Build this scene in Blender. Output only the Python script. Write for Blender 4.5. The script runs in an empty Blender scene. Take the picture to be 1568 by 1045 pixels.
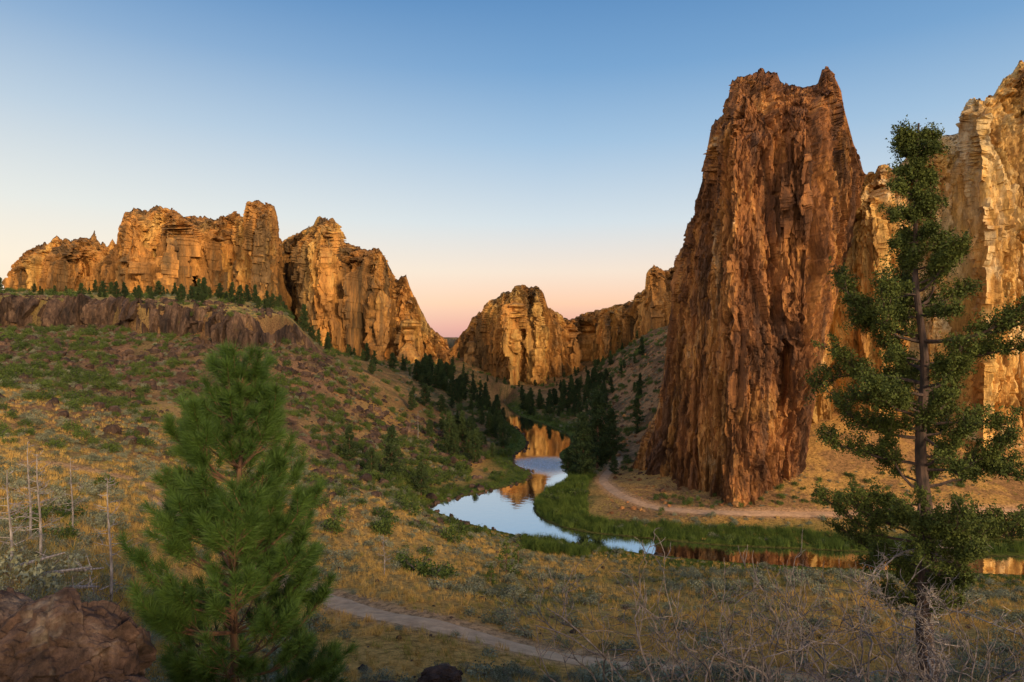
import bpy, math, numpy as np
from mathutils import Vector
rng = np.random.default_rng(7)
scene = bpy.context.scene
F = 1045.0; CX = 784.0; HY = 522.0; CAMZ = 30.0
def W(px, py, D):
    px=np.asarray(px,float); py=np.asarray(py,float); D=np.asarray(D,float)
    return np.stack([(px-CX)/F*D, D+0*px, CAMZ-(py-HY)/F*D], -1)

# ------------------------------------------------------------ noise helpers
def hsh(ix, iy, iz, seed=0):
    h = ix.astype(np.uint32)*np.uint32(374761393) + iy.astype(np.uint32)*np.uint32(668265263) + iz.astype(np.uint32)*np.uint32(3266489917) + np.uint32((seed*974711)&0xffffffff)
    h = (h ^ (h >> np.uint32(13))) * np.uint32(1274126177)
    h = (h ^ (h >> np.uint32(16))) * np.uint32(2246822519)
    h = h ^ (h >> np.uint32(15))
    return (h & np.uint32(0xffffff)).astype(np.float32)/np.float32(0xffffff)
def vnoise(P, seed=0):
    i = np.floor(P); f = (P-i).astype(np.float32); i = i.astype(np.int32)
    u = f*f*f*(f*(f*6-15)+10)
    r = 0
    for dx in (0,1):
        wx = u[...,0] if dx else 1-u[...,0]
        for dy in (0,1):
            wy = u[...,1] if dy else 1-u[...,1]
            for dz in (0,1):
                wz = u[...,2] if dz else 1-u[...,2]
                r = r + wx*wy*wz*hsh(i[...,0]+dx, i[...,1]+dy, i[...,2]+dz, seed)
    return r*2-1
def fbm(P, oct=4, seed=0, gain=0.5):
    a=1.0; s=0; t=0
    for o in range(oct):
        s = s + a*vnoise(P*(2.03**o)+o*17.3, seed+o); t+=a; a*=gain
    return s/t
def fbm2(x, y, s, oct=4, seed=0):
    return fbm(np.stack([x/s, y/s, np.zeros_like(x)+0.37],-1), oct, seed)
def facet(P, seed=0, tilt=1.2):
    P=P.astype(np.float32)
    i = np.floor(P).astype(np.int32)
    best = np.full(P.shape[:-1], 1e9, np.float32); val = np.zeros(P.shape[:-1], np.float32)
    for dx in (-1,0,1):
        for dy in (-1,0,1):
            for dz in (-1,0,1):
                cx=i[...,0]+dx; cy=i[...,1]+dy; cz=i[...,2]+dz
                a=hsh(cx,cy,cz,seed); b=hsh(cx,cy,cz,seed+1); c=hsh(cx,cy,cz,seed+2)
                vx=P[...,0]-cx-a; vy=P[...,1]-cy-b; vz=P[...,2]-cz-c
                d=vx*vx+vy*vy+vz*vz
                g=np.mod(a*7.31+b*3.7,1); k=np.mod(b*9.13+c*5.1,1); e=np.mod(c*11.7+a*2.9,1)
                w=(e-.5)*1.2+tilt*((g-.5)*vx+(k-.5)*vz+(a-.5)*vy)*1.6
                m=d<best; best=np.where(m,d,best); val=np.where(m,w,val)
    return val
def sstep(x,a,b):
    t=np.clip((x-a)/(b-a),0,1); return t*t*(3-2*t)

# ------------------------------------------------------------ mesh helpers
def make_mesh(name, V, Fc, mats=None, midx=None, smooth=False):
    V=np.ascontiguousarray(V,np.float32).reshape(-1,3); Fc=np.ascontiguousarray(Fc,np.int32)
    k=Fc.shape[1]; n=len(Fc)
    me=bpy.data.meshes.new(name)
    me.vertices.add(len(V)); me.vertices.foreach_set("co",V.ravel())
    me.loops.add(n*k); me.loops.foreach_set("vertex_index",Fc.ravel())
    me.polygons.add(n); me.polygons.foreach_set("loop_start",np.arange(0,n*k,k,dtype=np.int32))
    me.update(calc_edges=True)
    for m in (mats or []): me.materials.append(m)
    if midx is not None: me.polygons.foreach_set("material_index",np.asarray(midx,np.int32))
    me.polygons.foreach_set("use_smooth",np.full(n,bool(smooth)))
    me.update()
    return me
def obj(name, me, loc=(0,0,0), rz=0, sc=1):
    o=bpy.data.objects.new(name,me); scene.collection.objects.link(o)
    o.location=loc; o.rotation_euler=(0,0,rz); o.scale=(sc,)*3 if np.isscalar(sc) else sc
    return o
def grid_faces(nu,nv,off=0):
    a=np.arange(nu*nv).reshape(nu,nv)
    return np.stack([a[:-1,:-1],a[1:,:-1],a[1:,1:],a[:-1,1:]],-1).reshape(-1,4)+off
class MB:
    def __init__(s): s.V=[];s.T=[];s.M=[];s.n=0
    def add(s,V,T,m=0):
        V=np.asarray(V,float).reshape(-1,3); T=np.asarray(T,int).reshape(-1,3)
        s.V.append(V); s.T.append(T+s.n); s.M.append(np.full(len(T),m)); s.n+=len(V)
    def tube(s,pts,rads,sides=6,m=0):
        pts=np.asarray(pts,float); n=len(pts)
        d=np.gradient(pts,axis=0); d/=np.linalg.norm(d,axis=1,keepdims=True)+1e-9
        ref=np.where(np.abs(d[:,2:3])>.9,np.array([[1.,0,0]]),np.array([[0,0,1.]]))
        a=np.cross(d,ref); a/=np.linalg.norm(a,axis=1,keepdims=True)+1e-9; b=np.cross(d,a)
        t=np.linspace(0,2*np.pi,sides,endpoint=False)
        R=np.asarray(rads,float)[:,None,None]
        V=pts[:,None]+R*(np.cos(t)[None,:,None]*a[:,None]+np.sin(t)[None,:,None]*b[:,None])
        i=np.arange(n-1)[:,None]*sides; j=np.arange(sides)[None]; k=(j+1)%sides
        A=i+j;Bq=i+k;C=A+sides;E=Bq+sides
        T=np.concatenate([np.stack([A,Bq,E],-1).reshape(-1,3),np.stack([A,E,C],-1).reshape(-1,3)])
        s.add(V,T,m)
    def leaves(s,C,size,m=0):
        C=np.asarray(C).reshape(-1,3); n=len(C)
        a=rng.normal(size=(n,3)); a/=np.linalg.norm(a,axis=1,keepdims=True)
        b=rng.normal(size=(n,3)); b-=a*(a*b).sum(1,keepdims=True); b/=np.linalg.norm(b,axis=1,keepdims=True)
        sz=(np.asarray(size)*rng.uniform(.6,1.4,n))[:,None]
        V=np.stack([C-a*sz*.5-b*sz*.25,C+a*sz*.6,C-a*sz*.2+b*sz*.5],1)
        s.add(V,np.arange(3*n).reshape(n,3),m)
    def needles(s,P,Dr,L,w,m=0):
        n=len(P); r=rng.normal(size=(n,3)); sd=np.cross(Dr,r); sd/=np.linalg.norm(sd,axis=1,keepdims=True)+1e-9
        w=np.asarray(w)*np.ones(n)
        V=np.stack([P-sd*w[:,None]*.5,P+sd*w[:,None]*.5,P+Dr*np.asarray(L)[:,None]],1)
        s.add(V,np.arange(3*n).reshape(n,3),m)
    def mesh(s,name,mats,smooth=False):
        return make_mesh(name,np.concatenate(s.V),np.concatenate(s.T),mats,np.concatenate(s.M),smooth)

# ------------------------------------------------------------ materials
def newmat(name):
    m=bpy.data.materials.new(name); m.use_nodes=True; nt=m.node_tree
    return m,nt,nt.nodes,nt.links,nt.nodes["Principled BSDF"]
def ramp(N,stops,interp='LINEAR'):
    r=N.new("ShaderNodeValToRGB"); e=r.color_ramp.elements
    while len(e)<len(stops): e.new(0.5)
    for x,(p,c) in zip(e,stops): x.position=p; x.color=(*c,1)
    r.color_ramp.interpolation=interp; return r
def foliage(name,c1,c2,rough=.8,transl=0,sc=1.7):
    m,nt,N,L,b=newmat(name)
    oi=N.new("ShaderNodeObjectInfo"); ns=N.new("ShaderNodeTexNoise"); ns.inputs["Scale"].default_value=sc; ns.inputs["Detail"].default_value=2
    g=N.new("ShaderNodeNewGeometry"); L.new(g.outputs["Position"],ns.inputs["Vector"])
    ad=N.new("ShaderNodeMath"); ad.operation='MULTIPLY_ADD'; ad.inputs[1].default_value=.45
    L.new(oi.outputs["Random"],ad.inputs[0]); 
    s2=N.new("ShaderNodeMath"); s2.operation='MULTIPLY_ADD'; s2.inputs[1].default_value=.5
    L.new(g.outputs["Random Per Island"],s2.inputs[0]); 
    s3=N.new("ShaderNodeMath"); s3.operation='MULTIPLY_ADD'; s3.inputs[1].default_value=1.0; s3.inputs[2].default_value=-.45
    L.new(ns.outputs[0],s3.inputs[0]); L.new(s3.outputs[0],s2.inputs[2]); L.new(s2.outputs[0],ad.inputs[2])
    r=ramp(N,[(.15,c1),(.95,c2)]); L.new(ad.outputs[0],r.inputs[0])
    L.new(r.outputs[0],b.inputs["Base Color"]); b.inputs["Roughness"].default_value=rough
    b.inputs["Specular IOR Level"].default_value=.2
    if transl>0:
        tr=N.new("ShaderNodeBsdfTranslucent"); L.new(r.outputs[0],tr.inputs[0])
        mx=N.new("ShaderNodeMixShader"); mx.inputs[0].default_value=transl
        L.new(b.outputs[0],mx.inputs[1]); L.new(tr.outputs[0],mx.inputs[2]); L.new(mx.outputs[0],N["Material Output"].inputs[0])
    return m
def bark(name,c1,c2,scale=12):
    m,nt,N,L,b=newmat(name)
    tc=N.new("ShaderNodeTexCoord"); mp=N.new("ShaderNodeMapping"); mp.inputs["Scale"].default_value=(1,1,.25)
    ns=N.new("ShaderNodeTexNoise"); ns.inputs["Scale"].default_value=scale; ns.inputs["Detail"].default_value=5
    L.new(tc.outputs["Object"],mp.inputs[0]); L.new(mp.outputs[0],ns.inputs[0])
    r=ramp(N,[(.35,c1),(.65,c2)]); L.new(ns.outputs[0],r.inputs[0]); L.new(r.outputs[0],b.inputs["Base Color"])
    bp=N.new("ShaderNodeBump"); bp.inputs["Strength"].default_value=.6; bp.inputs["Distance"].default_value=.02
    L.new(ns.outputs[0],bp.inputs["Height"]); L.new(bp.outputs[0],b.inputs["Normal"]); b.inputs["Roughness"].default_value=.9
    return m
def rockmat(name,stops,stain,stain_amt,scale,bumpd,pale=None,vstretch=.32,stlo=.5,finev=(.55,1.32),mott=.6):
    m,nt,N,L,b=newmat(name)
    g=N.new("ShaderNodeNewGeometry"); mp=N.new("ShaderNodeMapping"); mp.inputs["Scale"].default_value=(1,1,vstretch)
    L.new(g.outputs["Position"],mp.inputs[0])
    def nz(s,d=8,ro=.6,src=mp,dist=0.0):
        n=N.new("ShaderNodeTexNoise"); n.inputs["Scale"].default_value=s; n.inputs["Detail"].default_value=d; n.inputs["Roughness"].default_value=ro
        n.inputs["Distortion"].default_value=dist
        L.new(src.outputs[0],n.inputs["Vector"]); return n
    a=nz(scale,7,.69); r=ramp(N,stops); L.new(a.outputs[0],r.inputs[0])
    mp2=N.new("ShaderNodeMapping"); mp2.inputs["Scale"].default_value=(1,1,.12); mp2.inputs["Location"].default_value=(31,7,5); L.new(g.outputs["Position"],mp2.inputs[0])
    s=nz(scale*1.4,6,.71,mp2); sr=ramp(N,[(stlo,(0,0,0)),(stlo+.11,(1,1,1))]); L.new(s.outputs[0],sr.inputs[0])
    sm=N.new("ShaderNodeMath"); sm.operation='MULTIPLY'; sm.inputs[1].default_value=stain_amt; L.new(sr.outputs[0],sm.inputs[0])
    mx=N.new("ShaderNodeMix"); mx.data_type='RGBA'; L.new(sm.outputs[0],mx.inputs[0]); L.new(r.outputs[0],mx.inputs[6]); mx.inputs[7].default_value=(*stain,1)
    out=mx
    if pale:
        mp3=N.new("ShaderNodeMapping"); mp3.inputs["Location"].default_value=(101,57,15); mp3.inputs["Scale"].default_value=(1,1,.5); L.new(g.outputs["Position"],mp3.inputs[0])
        p=nz(scale*.55,5,.7,mp3)
        pr=ramp(N,[(pale[1],(0,0,0)),(pale[1]+.10,(1,1,1))]); L.new(p.outputs[0],pr.inputs[0])
        m3=N.new("ShaderNodeMix"); m3.data_type='RGBA'; pm=N.new("ShaderNodeMath"); pm.operation='MULTIPLY'; pm.inputs[1].default_value=.75
        L.new(pr.outputs[0],pm.inputs[0]); L.new(pm.outputs[0],m3.inputs[0]); L.new(mx.outputs[2],m3.inputs[6]); m3.inputs[7].default_value=(*pale[0],1); out=m3
    def mulc(x,y):
        q=N.new("ShaderNodeMix"); q.data_type='RGBA'; q.blend_type='MULTIPLY'; q.inputs[0].default_value=1; L.new(x,q.inputs[6]); L.new(y.outputs[0],q.inputs[7]); return q
    lo,hi=finev
    fn=nz(scale*7,5,.75); fr=ramp(N,[(.34,(lo,lo*.97,lo*.94)),(.5,(.97,.97,.97)),(.66,(hi,hi*.98,hi*.94))]); L.new(fn.outputs[0],fr.inputs[0])
    mpl=N.new("ShaderNodeMapping"); mpl.inputs["Scale"].default_value=(1,1,.7); mpl.inputs["Location"].default_value=(11,77,3); L.new(g.outputs["Position"],mpl.inputs[0])
    lf=nz(scale*.5,5,.65,mpl); lr=ramp(N,[(.38,(mott,mott*1.02,mott*1.05)),(.50,(1,1,1)),(.64,(1.15,1.12,1.06))]); L.new(lf.outputs[0],lr.inputs[0])
    mm=mulc(out.outputs[2],fr); m4=mulc(mm.outputs[2],lr); L.new(m4.outputs[2],b.inputs["Base Color"])
    bn=nz(scale*5,6,.75); bp=N.new("ShaderNodeBump"); bp.inputs["Strength"].default_value=1; bp.inputs["Distance"].default_value=bumpd
    L.new(bn.outputs[0],bp.inputs["Height"]); L.new(bp.outputs[0],b.inputs["Normal"])
    b.inputs["Roughness"].default_value=.95; b.inputs["Specular IOR Level"].default_value=.15
    return m
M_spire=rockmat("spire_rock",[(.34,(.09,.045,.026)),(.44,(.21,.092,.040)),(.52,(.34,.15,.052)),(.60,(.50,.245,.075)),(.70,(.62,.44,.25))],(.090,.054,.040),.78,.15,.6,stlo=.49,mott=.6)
M_wall=rockmat("wall_rock",[(.34,(.25,.125,.045)),(.43,(.46,.245,.07)),(.54,(.62,.38,.12)),(.68,(.72,.51,.23))],(.21,.105,.042),.65,.11,.6,pale=((.74,.60,.36),.51),stlo=.53,mott=.7)
M_far=rockmat("massif_rock",[(.34,(.13,.075,.034)),(.44,(.33,.16,.05)),(.52,(.52,.25,.068)),(.62,(.68,.40,.115)),(.74,(.74,.52,.22))],(.115,.08,.043),.85,.045,1.8,stlo=.485,mott=.55)
M_basalt=rockmat("basalt_rock",[(.34,(.028,.021,.018)),(.5,(.085,.052,.036)),(.66,(.19,.118,.075))],(.035,.028,.024),.5,.35,.25,mott=.7)
M_boulder=rockmat("boulder_rock",[(.34,(.03,.021,.017)),(.46,(.075,.046,.035)),(.56,(.12,.077,.058)),(.68,(.20,.155,.125))],(.035,.027,.024),.5,1.6,.05,pale=((.23,.20,.165),.57),vstretch=1,mott=.6)
M_bush=foliage("sagebrush_leaf",(.09,.10,.055),(.31,.31,.19))
M_bushg=foliage("green_shrub_leaf",(.03,.055,.012),(.12,.16,.03))
M_grass=foliage("dry_grass_blade",(.32,.19,.045),(.74,.46,.13))
M_grassg=foliage("olive_grass_blade",(.14,.125,.022),(.42,.33,.07))
M_reed=foliage("reed_blade",(.022,.052,.009),(.13,.175,.028),sc=.35)
M_con=foliage("conifer_leaf",(.015,.030,.012),(.06,.088,.025),sc=.4)
M_jun=foliage("juniper_leaf",(.014,.028,.007),(.10,.122,.024))
M_need=foliage("pine_needle",(.012,.038,.009),(.10,.175,.034),rough=.5,transl=.12)
M_bark=bark("pine_bark",(.05,.028,.018),(.20,.10,.055))
M_barkj=bark("juniper_bark",(.025,.017,.014),(.10,.06,.045))
M_dead=bark("dead_wood",(.14,.115,.105),(.38,.33,.30),20)
M_twig=bark("grey_twig",(.045,.036,.034),(.17,.14,.13),20)
M_wood=bark("fence_wood",(.34,.19,.09),(.60,.38,.20),20)

# ------------------------------------------------------------ river outline (surveyed by bearing, water level 0)
def catmull(P,n=6):
    P=np.asarray(P,float); out=[]
    Q=np.vstack([2*P[0]-P[1],P,2*P[-1]-P[-2]])
    for i in range(1,len(Q)-2):
        for t in np.linspace(0,1,n,endpoint=False):
            a,b,c,d=Q[i-1],Q[i],Q[i+1],Q[i+2]
            out.append(.5*((2*b)+(-a+c)*t+(2*a-5*b+4*c-d)*t*t+(-a+3*b-3*c+d)*t**3))
    out.append(P[-1]); return np.array(out)
near=[(2300,914),(1900,897),(1568,882),(1400,876),(1230,869),(1090,860),(980,848),(880,835),(800,822),(730,806),(690,793),(652,776),(690,764),(750,750),(797,738),(812,725),(788,711),(786,698),(805,682),(800,665),(782,651),(768,640),(762,630),(740,617)]
far=[(770,615),(792,634),(830,648),(866,662),(875,680),(858,695),(868,714),(872,733),(850,744),(826,760),(822,785),(850,802),(900,814),(1000,824),(1100,834),(1240,840),(1400,848),(1568,852),(1900,862),(2300,875)]
def g0(L): 
    L=np.array(L,float); D=CAMZ*F/(L[:,1]-HY); return np.stack([(L[:,0]-CX)/F*D,D],1)
nb=catmull(g0(near),4); fb=catmull(g0(far),4)
RP=np.vstack([nb,fb])
def seg_dist(x,y,A,closed=False):
    x=x.astype(np.float32).ravel(); y=y.astype(np.float32).ravel()
    A=A.astype(np.float32); n=len(A); best=np.full(x.shape,1e9,np.float32)
    for i in range(n if closed else n-1):
        p=A[i]; q=A[(i+1)%n]; d=q-p; l=float(d@d)+1e-9
        t=np.clip(((x-p[0])*d[0]+(y-p[1])*d[1])/l,0,1)
        e=(x-p[0]-t*d[0])**2+(y-p[1]-t*d[1])**2
        np.minimum(best,e,out=best)
    return np.sqrt(best)
def inside(x,y,A):
    x=x.ravel(); y=y.ravel(); r=np.zeros(x.shape,bool); n=len(A)
    for i in range(n):
        x1,y1=A[i]; x2,y2=A[(i+1)%n]
        if y1==y2: continue
        c=((y1>y)!=(y2>y))&(x<(x2-x1)*(y-y1)/(y2-y1)+x1); r^=c
    return r
bb=(RP.min(0)-25,RP.max(0)+25)
def river_sd(x,y):
    sh=x.shape; x=np.asarray(x).ravel(); y=np.asarray(y).ravel(); out=np.full(x.shape,60.0)
    k=(x>bb[0][0])&(x<bb[1][0])&(y>bb[0][1])&(y<bb[1][1])
    if k.any():
        d=seg_dist(x[k],y[k],RP,True); out[k]=np.where(inside(x[k],y[k],RP),-d,d)
    return out.reshape(sh)

# ------------------------------------------------------------ terrain surface
CP=[]
def col(px,pairs,zmode=False):
    for a in pairs:
        D=a[0]
        z=a[1] if (len(a)>2 or zmode) else CAMZ-(a[1]-HY)/F*D
        CP.append(((px-CX)/F,math.log(D),z))
RIM=7.5
def c0(px,up=0):
    col(px,[(1.5,28.3,1),(5,27.2,1),(12,25.2,1),(25,830+up),(50,735+up),(80,650+up*.5),(120,572),(160,524),(183,503)])
    col(px,[(194,42.3-RIM,1),(230,46-RIM,1),(300,51-RIM,1),(600,50-RIM,1),(2500,60,1)])
c0(-500); c0(-200); c0(0)
col(200,[(5,26.6,1),(12,23.8,1),(25,900),(50,775),(80,693),(120,612),(160,547),(181,510),(194,41.3-RIM,1),(230,45-RIM,1),(300,48-RIM,1),(600,46-RIM,1)])
col(400,[(5,26.4,1),(12,22.8,1),(25,17.3,1),(35,955),(60,835),(90,738),(120,668),(150,604),(172,559),(184,530),(198,39-RIM,1),(250,43-RIM,1),(320,42-RIM,1),(600,42-RIM,1)])
col(500,[(26,1047),(50,885),(90,752),(130,690),(160,625),(185,568),(205,550),(260,540),(350,535),(600,535)])
col(600,[(5,26.2,1),(12,22.3,1),(26,1048),(50,890),(90,780),(120,738),(150,695),(180,648),(210,602),(260,568),(350,552),(450,31,1),(900,34,1)])
col(690,[(40,930),(70,858),(110,800),(145,735),(175,690),(210,648),(250,608),(320,572),(420,528),(500,519),(900,519)])
col(784,[(1.5,28.3,1),(5,26.3,1),(12,22.3,1),(26,1050),(35,978),(55,905),(78,860),(100,830),(170,.4,1),(277,.6,1),(330,595),(400,572),(480,24,1),(900,30,1),(2500,40,1)])
col(900,[(26,1050),(42,955),(70,880),(93,.9,1),(120,.4,1),(150,.8,1),(180,690),(230,640),(300,598),(400,562),(600,30,1)])
col(965,[(112,.8,1),(122,1.6,1),(130,1.8,1),(150,724),(175,695),(200,655),(240,605),(280,560),(340,528),(500,40,1)])
col(1050,[(105,.6,1),(114,1.9,1),(128,2.5,1),(150,7,1),(220,22,1),(300,38,1)])
col(1100,[(5,26.3,1),(12,22.8,1),(26,1048),(45,935),(70,880),(86,.8,1),(103,.6,1),(110,2.0,1),(117,2.4,1),(150,10,1),(250,32,1)])
col(1300,[(26,1048),(45,930),(70,880),(83,.8,1),(101,.6,1),(109,2.0,1),(113,2.4,1),(125,7,1),(137,14,1),(250,36,1)])
for p in (1568,1950,2300):
    col(p,[(1.5,28.3,1),(5,26.3,1),(14,22.6,1),(26,17.3,1),(45,11.5,1),(68,4.5,1),(80,.8,1),(101,.6,1),(109,2.0,1),(124,6,1),(138,11,1),(250,40,1),(600,60,1),(2500,70,1)])
CP=np.array(CP); CPx=CP[:,:2]*np.array([1.6,1.0])
def tps(r2): return .5*r2*np.log(r2+1e-12)
n=len(CP); r2=((CPx[:,None]-CPx[None])**2).sum(-1)
A=np.zeros((n+3,n+3)); A[:n,:n]=tps(r2)+np.eye(n)*2e-4; A[:n,n]=1; A[:n,n+1:]=CPx; A[n,:n]=1; A[n+1:,:n]=CPx.T
rbw=np.linalg.solve(A,np.concatenate([CP[:,2],[0,0,0]]))
ta=np.linspace(-1.4,1.5,420); tb=np.linspace(0,math.log(3600),500)
GA,GB=np.meshgrid(ta,tb,indexing='ij'); Q=np.stack([GA.ravel()*1.6,GB.ravel()],1)
TAB=rbw[n]+Q@rbw[n+1:]
for i in range(n): TAB+=rbw[i]*tps(((Q-CPx[i])**2).sum(1))
TAB=TAB.reshape(GA.shape)
def lookup(a,b):
    fa=np.clip((a-ta[0])/(ta[1]-ta[0]),0,len(ta)-1.001); fb_=np.clip(b/(tb[1]-tb[0]),0,len(tb)-1.001)
    i=fa.astype(int); j=fb_.astype(int); u=fa-i; v=fb_-j
    return TAB[i,j]*(1-u)*(1-v)+TAB[i+1,j]*u*(1-v)+TAB[i,j+1]*(1-u)*v+TAB[i+1,j+1]*u*v
def param(x,y):
    th=np.arctan2(x,y); r=np.hypot(x,y); tc=np.clip(th,-math.radians(52),math.radians(54))
    return np.tan(tc), np.maximum(r*np.cos(tc),1.2)
def rimD(px): return 189+6*np.sin(px/70.)+3*np.sin(px/23.+1)+sstep(px,380,520)*22
def rimH(px): return RIM*(1-sstep(px,425,510))
def terr(x,y,full=False):
    sh=x.shape; x=np.asarray(x,float).ravel(); y=np.asarray(y,float).ravel()
    a,D=param(x,y); px=a*F+CX
    z=lookup(a,np.log(np.minimum(D,3500)))
    z+=rimH(px)*sstep(D-rimD(px),-1.0,.6)
    amp=.12+.5*sstep(D,40,90)*(1-sstep(px,520,700))+1.6*sstep(D,180,330)
    z+=amp*fbm2(x,y,11,5,3)*1.3+.10*fbm2(x,y,2.2,3,9)*sstep(D,8,20)
    sl=sstep(D,70,130)*(1-sstep(px,520,650))*(1-sstep(D,170,190))
    z-=sl*1.6*np.abs(fbm2(x,y*.35,14,3,21))
    sd=river_sd(x,y)
    z=np.maximum(z,.30+.12*fbm2(x,y,5,2,5))
    far_=sstep(D,380,420)
    zb=.18+(z-.18)*sstep(sd,0,7)
    zr=np.where(sd<0,.18-1.5*sstep(-sd,0,1.6),zb)
    z=zr*(1-far_)+z*far_
    if full: return z.reshape(sh),px.reshape(sh),D.reshape(sh),sd.reshape(sh)
    return z.reshape(sh)
def T1(x,y): return float(terr(np.array([x]),np.array([y]))[0])
def on_ground(px,D):
    x=(px-CX)/F*D; return np.array([x,D,T1(x,D)])

def tr(L): L=np.array(L,float); return catmull(np.stack([(L[:,0]-CX)/F*L[:,1],L[:,1]],1),8)
trail_a=tr([(250,60),(340,52),(430,47),(500,43.5),(540,40.5),(600,38),(680,36),(740,35),(820,33.5),(900,32),(1000,30.5),(1100,29),(1200,27.5),(1400,25),(1600,23)])
trail_b=tr([(948,172),(938,160),(928,150),(924,143),(932,136),(950,127),(985,119.5),(1030,115),(1080,112.5),(1150,111),(1240,110.5),(1400,110.5),(1568,111),(1900,112)])
trail_c=tr([(60,62),(140,64),(240,66),(330,64),(400,66)])

f1=np.linspace(-52,54,1000); bk=np.linspace(54,308,72)[1:-1]
TH=np.radians(np.concatenate([f1,bk,[308]])); 
RR=np.concatenate([np.geomspace(.8,18,40)[:-1],np.geomspace(18,140,360)[:-1],np.geomspace(140,420,230)[:-1],np.geomspace(420,9000,40)])
TT,R2=np.meshgrid(TH,RR,indexing='ij'); X=R2*np.sin(TT); Y=R2*np.cos(TT)
Z,PX,DD,SD=terr(X,Y,True)
da=np.minimum(seg_dist(X,Y,trail_a[::3]),seg_dist(X,Y,trail_c[::3])).reshape(X.shape); db=seg_dist(X,Y,trail_b[::2]).reshape(X.shape)
Z-=.16*(1-sstep(da,.7,1.8))+.16*(1-sstep(db,.7,1.8))
V=np.stack([X,Y,Z],-1)
def C(*c): return np.array(c)[None,None]
def mixc(a,b,w): return a*(1-w[...,None])+b*w[...,None]
n1=fbm2(X,Y,9,5,31)*.5+.5; n2=fbm2(X,Y,28,4,41)*.5+.5; n3=fbm2(X,Y,1.6,4,51)*.5+.5
col_=mixc(C(.19,.155,.045),C(.46,.28,.08),sstep(n1*.6+n3*.4,.36,.54))
col_=mixc(col_,C(.56,.29,.075),sstep(n2,.47,.58)*.9)
slope=sstep(DD,45,110)*(1-sstep(PX,480,640))
sc=mixc(C(.12,.07,.04),C(.28,.15,.078),sstep(n3*.5+n1*.5,.35,.62)); sc=mixc(sc,C(.16,.125,.045),sstep(n2*.5+n1*.5,.52,.62)*.6)
sc=mixc(sc,C(.46,.28,.09),sstep(fbm2(X,Y,20,3,77)*.5+.5,.50,.60)*.8*(1-sstep(DD,110,170)))
col_=mixc(col_,sc,slope)
hill=sstep(DD,150,215)*(1-slope*.5)
hc=mixc(C(.22,.12,.05),C(.40,.22,.08),sstep(n1,.38,.6)); hc=mixc(hc,C(.11,.10,.033),sstep(n3*.6+n2*.4,.48,.58)*.7)
col_=mixc(col_,hc,hill)
plat=sstep(DD-rimD(PX),0,2)*(1-sstep(PX,440,500)); col_=mixc(col_,mixc(C(.45,.29,.09),C(.18,.16,.05),sstep(n3,.42,.6)),plat)
talus=sstep(DD,107,112)*sstep(PX,900,960)*(1-sstep(DD,150,175)); col_=mixc(col_,mixc(C(.52,.29,.085),C(.32,.175,.07),sstep(n3*.5+n1*.5,.42,.56)),talus)
t2=sstep(DD,150,175)*sstep(PX,860,930)*(1-sstep(DD,340,380)); col_=mixc(col_,mixc(C(.38,.20,.085),C(.15,.09,.042),sstep(n3*.5+n1*.5,.42,.58)),t2)
lush=np.exp(-np.maximum(SD,0)/7.)*(SD>-3)*(1-sstep(DD,300,340))
lush=sstep(lush+.35*(n1-.5),.22,.6); col_=mixc(col_,mixc(C(.05,.08,.013),C(.16,.165,.03),n3),lush*(1-.7*sstep(DD,106,110)*sstep(PX,900,960)))
wet=sstep(PX,880,1050)*sstep(DD,52,66)*(1-sstep(DD,88,93))*sstep(n1,.3,.5); col_=mixc(col_,C(.12,.145,.027),wet*.7)
bed=1-sstep(SD,-.6,.35); col_=mixc(col_,C(.05,.035,.02),bed)
dirt=C(.50,.285,.14); col_=mixc(col_,dirt,(1-sstep(da,1.2,2.2+n3))*.9); col_=mixc(col_,dirt*1.1,(1-sstep(db,1.0,2.2+n3))*.85)
fi=grid_faces(*X.shape)
m,nt,N,L,b=newmat("ground_soil_grass")
at=N.new("ShaderNodeAttribute"); at.attribute_name="soil"
g=N.new("ShaderNodeNewGeometry")
def gn(s,d=8,r=.65):
    q=N.new("ShaderNodeTexNoise"); q.inputs["Scale"].default_value=s; q.inputs["Detail"].default_value=d; q.inputs["Roughness"].default_value=r; L.new(g.outputs["Position"],q.inputs["Vector"]); return q
a1=gn(2.2,6,.8); r1=ramp(N,[(.36,(.33,.33,.31)),(.5,(.9,.9,.9)),(.64,(1.4,1.36,1.28))]); L.new(a1.outputs[0],r1.inputs[0])
mm=N.new("ShaderNodeMix"); mm.data_type='RGBA'; mm.blend_type='MULTIPLY'; mm.inputs[0].default_value=1
L.new(at.outputs["Color"],mm.inputs[6]); L.new(r1.outputs[0],mm.inputs[7]); L.new(mm.outputs[2],b.inputs["Base Color"])
bp=N.new("ShaderNodeBump"); bp.inputs["Strength"].default_value=.9; bp.inputs["Distance"].default_value=.25
a2=gn(1.6,6,.7); L.new(a2.outputs[0],bp.inputs["Height"]); L.new(bp.outputs[0],b.inputs["Normal"]); b.inputs["Roughness"].default_value=1; b.inputs["Specular IOR Level"].default_value=.05
me=make_mesh("ground",V,fi,[m],smooth=True)
ca=me.color_attributes.new("soil",'FLOAT_COLOR','POINT')
ca.data.foreach_set("color",np.concatenate([col_,np.ones(col_.shape[:2]+(1,))],-1).astype(np.float32).ravel())
obj("ground",me)

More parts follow.
